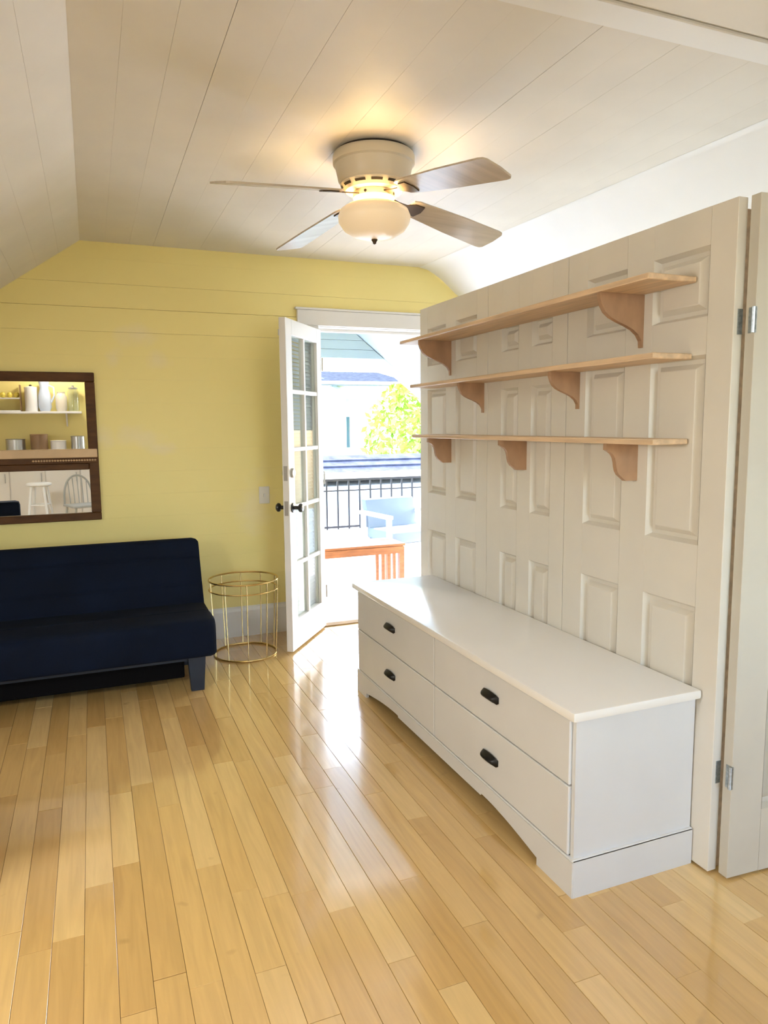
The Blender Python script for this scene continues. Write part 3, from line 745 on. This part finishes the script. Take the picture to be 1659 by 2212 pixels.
x = 0.66
while x < 4.2:
    link('baluster', bmesh_bal, rl, (x, 0, 0)); x += 0.1215
# porch header and sloped soffit
ph = thing('porch_header', 'pale boarded header of the porch roof above the railing', 'beam', (0, 7.2, 0), kind='structure')
for k, (za, zb) in enumerate(((2.112, 2.197), (2.200, 2.29), (2.293, 2.38), (2.383, 2.49))):
    hp = clip([(0.6, za), (3.2, za), (3.2, zb), (0.6, zb)], 0.766, 1.0, 2.34+0.766*2.62)
    MB().prism(hp, 0.0-0.008*k, 0.08, 'Y').build('header_board', 'porch_paint', ph)
pr_ = MB().box(0.6, 2.6, YB+0.13, 7.28, 2.50, 2.56).prism([(2.35, 2.50), (2.62, 2.35), (3.9, 1.37), (3.9, 1.45), (2.62, 2.43), (2.35, 2.58)], YB+0.13, 7.28, 'Y').build('porch_roof', 'porch_paint'); tag(pr_, 'pale blue porch roof sloping down to the right', 'roof', kind='structure')
MB().prism([(2.80, 2.13), (3.9, 1.29), (3.9, 1.37), (2.80, 2.21)], 7.23, 7.28, 'Y').build('rake_board', 'rail_white', pr_)
# bench
bn = thing('bench', 'orange-brown wooden bench on the porch beyond the doorway', 'bench', (0, 5.85, -0.05))
for k in range(3):
    MB().box(1.30, 2.49, -0.16+k*0.125, -0.04+k*0.125, 0.425, 0.447, bev=0.003).build('seat_slat', 'bench_wood', bn)
MB().box(1.32, 2.47, -0.165, -0.140, 0.365, 0.424).build('apron', 'bench_wood', bn)
MB().box(1.32, 2.47, 0.165, 0.190, 0.365, 0.424).build('apron', 'bench_wood', bn)
for x in (1.33, 2.435):
    for y in (-0.16, 0.15): MB().box(x, x+0.045, y, y+0.045, 0, 0.42).build('leg', 'bench_wood', bn)
for k in range(4): MB().box(2.215+k*0.053, 2.240+k*0.053, -0.160, -0.140, 0.02, 0.37).build('end_slat', 'bench_wood', bn)
MB().box(2.20, 2.45, -0.160, -0.142, 0.02, 0.045).build('end_rail', 'bench_wood', bn)
# patio chair
pc = thing('patio_chair', 'pale grey cushioned patio chair at the right end of the porch', 'chair', (2.80, 6.42, -0.05), rad(8))
MB().box(-0.28, 0.28, -0.26, 0.26, 0.36, 0.47, bev=0.03).build('seat', 'cushion_grey', pc, smooth=True)
MB().prism([(0.20, 0.46), (0.31, 0.46), (0.38, 0.74), (0.28, 0.74)], -0.28, 0.28, 'X', bev=0.02).build('backrest', 'cushion_grey', pc, smooth=True)
for sx in (-1, 1):
    MB().box(sx*0.32-0.03, sx*0.32+0.03, -0.28, 0.30, 0.60, 0.635, bev=0.008).build('armrest', 'rail_white', pc)
    for sy in (-0.25, 0.25): MB().box(sx*0.32-0.02, sx*0.32+0.02, sy-0.02, sy+0.02, 0, 0.60).build('leg', 'rail_white', pc)
MB().box(-0.30, 0.30, -0.25, 0.25, 0.32, 0.36).build('seat_frame', 'rail_white', pc)

# ------------------------------------------------------------------ beyond the porch
yd = MB().box(-6, 30, 7.2, 45, -3.2, -3.0).build('ground', 'yard'); tag(yd, 'pale ground of the yard below the porch', 'ground', kind='structure')
hs = thing('neighbour_house', 'white house with dark shingled roof across the yard', 'house', (0, 14, -3.0))
MB().box(2.2, 4.83, 0.0, 4.0, 0, 5.24).build('wall', 'house_white', hs)
MB().box(4.83, 5.75, 0.6, 4.0, 0, 5.24).build('side_wall', 'house_white', hs)
MB().box(4.86, 5.70, 0.52, 0.60, 4.90, 4.97).build('eave_trim', 'porch_paint', hs)
wnw = MB().box(4.90, 5.10, 0.56, 0.60, 3.95, 4.60).build('window', 'window_dark', hs)
MB().box(2.0, 6.10, -0.35, -0.30, 5.225, 5.285).build('fascia', 'rail_white', hs)
MB().box(2.0, 6.08, -0.29, 4.2, 5.20, 5.225).build('soffit', 'window_dark', hs)  # dark colour paints the shadow line below the fascia
rf = MB().add([(2.0, -0.35, 5.285), (6.12, -0.35, 5.285), (5.88, 0.9, 5.56), (2.0, 0.9, 5.56), (2.0, 4.2, 5.3), (6.12, 4.2, 5.3)], [(0, 1, 2, 3), (3, 2, 5, 4), (0, 3, 4), (1, 5, 2), (0, 4, 5, 1)]).build('roof', 'shingle_grey', hs)
MB().prism([(4.30, 5.30), (4.86, 5.0), (4.86, 5.06), (4.30, 5.36)], -0.12, -0.02, 'Y').build('gable_trim', 'porch_paint', hs)
sh = thing('garden_shed', 'low shed with a blue-grey roof just beyond the railing', 'shed', (0, 10.2, -3.0))
MB().box(1.5, 6.0, -0.36, 0.8, 0, 3.55).build('wall', 'house_white', sh)
MB().prism([(-0.45, 3.74), (0.0, 3.98), (0.95, 3.48), (0.95, 3.42), (0.0, 3.90), (-0.45, 3.66)], 1.4, 6.1, 'X').build('roof', 'shingle_blue', sh)
for k in range(3): MB().prism([(-0.45+0.15*k-0.01, 3.746+0.08*k), (-0.45+0.15*k+0.02, 3.762+0.08*k), (-0.45+0.15*k+0.02, 3.770+0.08*k), (-0.45+0.15*k-0.01, 3.762+0.08*k)], 1.4, 6.1, 'X').build('shingle_course', 'shingle_blue', sh)
tr = thing('tree', 'yellow-green leafy tree right of the white house', 'tree', (5.80, 12.55, -3.0))
MB().tube([(0, 0, 0), (0.05, 0, 1.5), (-0.05, 0.05, 3.0), (0.05, 0, 4.2)], 0.08, rr=[0.12, 0.09, 0.07, 0.03]).build('trunk', 'bark', tr, smooth=True)
lv = MB()
rnd = random.Random(3)
for i in range(5200):
    a = rnd.random()*2*math.pi; zz = rnd.uniform(1.6, 5.2); rmax = 1.12*math.sqrt(max(0.02, 1-abs((zz-3.4)/1.9)**3.5))
    r = rmax*math.sqrt(rnd.random()); c = Vector((r*math.cos(a), r*math.sin(a), zz))
    d1_ = Vector((rnd.uniform(-1, 1), rnd.uniform(-1, 1), rnd.uniform(-1, 1))).normalized(); d2_ = d1_.cross(Vector((rnd.uniform(-1, 1), rnd.uniform(-1, 1), rnd.uniform(-1, 1)))).normalized()
    s_ = rnd.uniform(0.05, 0.10)
    lv.add([c-d1_*s_, c+d2_*s_*0.5, c+d1_*s_, c-d2_*s_*0.5], [(0, 1, 2, 3)])
fo = lv.build('foliage', 'leaf_lime', tr); tag(fo, kind='stuff')

# ------------------------------------------------------------------ kitchen end, seen in the mirror
kc = thing('kitchen_counter', 'white kitchen counter with wood worktop reflected in the mirror', 'counter', (0, YR+0.004, 0))
MB().box(-1.90, 0.30, 0.02, 0.56, 0.09, 0.95).build('cabinet_body', 'trim_white', kc)
MB().box(-1.92, 0.33, 0.0, 0.60, 0.95, 0.99, bev=0.005).build('worktop', 'counter_brown', kc)
for k in range(5):
    dd = MB().box(-1.89+k*0.435, -1.47+k*0.435, 0.56, 0.578, 0.12, 0.93, bev=0.003).build('cabinet_door', 'trim_white', kc)
    MB().box(-1.52+k*0.435, -1.51+k*0.435, 0.578, 0.60, 0.70, 0.82).build('handle', 'steel', dd)
ks = thing('kitchen_shelf', 'white kitchen shelf on the yellow rear wall reflected in the mirror', 'shelf', (-0.75, YR, 1.62))
MB().box(-0.62, 0.65, 0.0, 0.26, 0, 0.03, bev=0.003).build('shelf_board', 'ceramic_white', ks)
for x in (-0.45, 0.45): MB().prism([(0, 0), (0.2, 0), (0.0, -0.18)], x-0.01, x+0.01, 'X').build('bracket', 'ceramic_white', ks)
def pot(name, label, cat, x, y, z_, prof, m, extra=None):
    o = MB().lathe(prof, 24).build(name, m, None, smooth=True, loc=(x, y, z_)); tag(o, label, cat)
    return o
o = pot('canister', 'white lidded canister on the kitchen shelf in the mirror', 'canister', -0.735, YR+0.14, 1.65, [(0.078, 0), (0.08, 0.01), (0.08, 0.30), (0.082, 0.31), (0.082, 0.33), (0.03, 0.345), (0.0, 0.346)], 'ceramic_white')
MB().lathe([(0.015, 0.345), (0.02, 0.36), (0.0, 0.37)], 12).build('lid_knob', 'black_iron', o)
o = pot('pitcher', 'tall pale blue pitcher on the kitchen shelf in the mirror', 'pitcher', -0.565, YR+0.14, 1.65, [(0.06, 0), (0.085, 0.06), (0.08, 0.22), (0.055, 0.32), (0.07, 0.41), (0.06, 0.40), (0.0, 0.39)], 'enamel_blue')
MB().tube([(0.06, 0, 0.36), (0.12, 0, 0.33), (0.125, 0, 0.22), (0.08, 0, 0.12)], 0.012).build('handle', 'enamel_blue', o, smooth=True)
pot('jar', 'beige stoneware jar on the kitchen shelf in the mirror', 'jar', -0.355, YR+0.14, 1.65, [(0.06, 0), (0.075, 0.05), (0.075, 0.20), (0.05, 0.25), (0.055, 0.27), (0.0, 0.27)], 'ceramic_beige')
o = pot('glass_jar', 'clear glass jar with lid on the kitchen shelf in the mirror', 'jar', -0.200, YR+0.14, 1.65, [(0.07, 0), (0.075, 0.02), (0.075, 0.27), (0.06, 0.30), (0.06, 0.31), (0.0, 0.31)], 'jar_glass')
MB().lathe([(0.062, 0.311), (0.062, 0.33), (0.02, 0.345), (0.02, 0.36), (0.0, 0.362)], 20).build('lid', 'steel', o, smooth=True)
rk = thing('spice_rack', 'small white rack of yellow fruit on the kitchen shelf in the mirror', 'rack', (-1.08, YR+0.13, 1.65))
for z_ in (0.0, 0.17): MB().box(-0.22, 0.22, -0.09, 0.09, z_, z_+0.015).build('rack_shelf', 'ceramic_white', rk)
for x in (-0.22, 0.21): MB().box(x, x+0.012, -0.09, 0.09, 0, 0.36).build('rack_side', 'counter_brown', rk)
for k in range(5):
    l = MB().lathe([(0.0, 0.001), (0.025, 0.01), (0.036, 0.04), (0.025, 0.07), (0.0, 0.078)], 14).build('lemon', 'lemon', None, smooth=True, loc=(-1.25+k*0.085, YR+0.15, 1.835)); tag(l, ['leftmost','second','middle','fourth','rightmost'][k]+' yellow lemon on the kitchen rack in the mirror', 'lemon', 'lemons on the kitchen rack')
for k, (x, r, h, m) in enumerate([(-0.95, 0.12, 0.28, 'steel'), (-0.66, 0.11, 0.34, 'counter_brown'), (-0.42, 0.10, 0.25, 'ceramic_white'), (-0.17, 0.09, 0.31, 'steel')]):
    pot('cooking_pot', ['steel pot', 'brown crock', 'white bowl', 'small steel pot'][k]+' on the worktop reflected in the mirror', 'pot', x, YR+0.30, 0.99, [(r*0.8, 0), (r, 0.02), (r, h), (r*1.06, h+0.005), (r*0.9, h+0.01), (0.0, h*0.9)], m)
stl = thing('bar_stool', 'white wooden bar stool reflected in the lower mirror pane', 'stool', (-0.645, -0.55, 0), rad(12))
MB().lathe([(0.0, 0.69), (0.13, 0.69), (0.15, 0.70), (0.15, 0.72), (0.13, 0.73), (0.0, 0.725)], 28).build('seat', 'stool_white', stl, smooth=True)
for k in range(4):
    a = rad(45+90*k); MB().tube([(0.10*math.cos(a), 0.10*math.sin(a), 0.70), (0.20*math.cos(a), 0.20*math.sin(a), 0.0)], 0.017).build('leg', 'stool_white', stl, smooth=True)
for z_, r in ((0.25, 0.166), (0.45, 0.137)):
    for k in range(4):
        a, b = rad(45+90*k), rad(135+90*k); MB().tube([(r*math.cos(a), r*math.sin(a), z_), (r*math.cos(b), r*math.sin(b), z_)], 0.009).build('rung', 'stool_white', stl)
hc = thing('hoop_chair', 'grey hoop-back chair reflected in the lower mirror pane', 'chair', (-0.12, -0.35, 0), rad(-20))
MB().box(-0.20, 0.20, -0.20, 0.20, 0.42, 0.45, bev=0.012).build('seat', 'chair_grey', hc)
MB().tube([(0.18*math.cos(rad(180-t*10)), -0.19-0.04*math.sin(rad(t*10)), 0.45+0.36*math.sin(rad(t*10))**0.7) for t in range(0, 19)], 0.013).build('hoop', 'chair_grey', hc, smooth=True)
for k in range(5):
    x = -0.11+k*0.055; MB().tube([(x, -0.18, 0.45), (x*1.05, -0.225, 0.45+0.34*math.sqrt(1-(x/0.19)**2))], 0.006).build('spindle', 'chair_grey', hc)
for sx in (-1, 1):
    for sy in (-1, 1): MB().tube([(sx*0.16, sy*0.16, 0.43), (sx*0.20, sy*0.20, 0)], 0.014).build('leg', 'chair_grey', hc)
nc = thing('navy_armchair', 'navy armchair reflected at the lower left of the mirror', 'armchair', (-0.96, 1.90, 0), rad(176))
MB().box(-0.30, 0.30, -0.28, 0.30, 0.16, 0.40, bev=0.04).build('seat', 'navy_fabric', nc, smooth=True)
MB().box(-0.30, 0.30, -0.38, -0.26, 0.20, 0.76, bev=0.04).build('backrest', 'navy_fabric', nc, smooth=True)
for sx in (-0.25, 0.25):
    for sy in (-0.30, 0.24): MB().box(sx-0.025, sx+0.025, sy-0.025, sy+0.025, 0, 0.2).build('leg', 'navy_leg', nc)

kl = thing('added_ceiling_light', 'unseen round fixture added to brighten the kitchen in the mirror', 'ceiling light', (-0.40, -1.15, HC))  # invented fixture that houses the kitchen fill lamp
MB().lathe([(0.16, 0.0), (0.17, -0.02), (0.17, -0.035), (0.15, -0.04)], 32).build('base', 'trim_white', kl, smooth=True)
MB().lathe([(0.15, -0.04), (0.14, -0.075), (0.08, -0.10), (0.0, -0.105)], 32).build('diffuser', 'ceramic_white', kl, smooth=True)
lamp('kitchen_fill', 'POINT', (-0.40, -1.15, HC-0.20), 9, (1.0, 0.93, 0.82), shadow_soft_size=0.10)  # added lamp, brightens the reflected kitchen
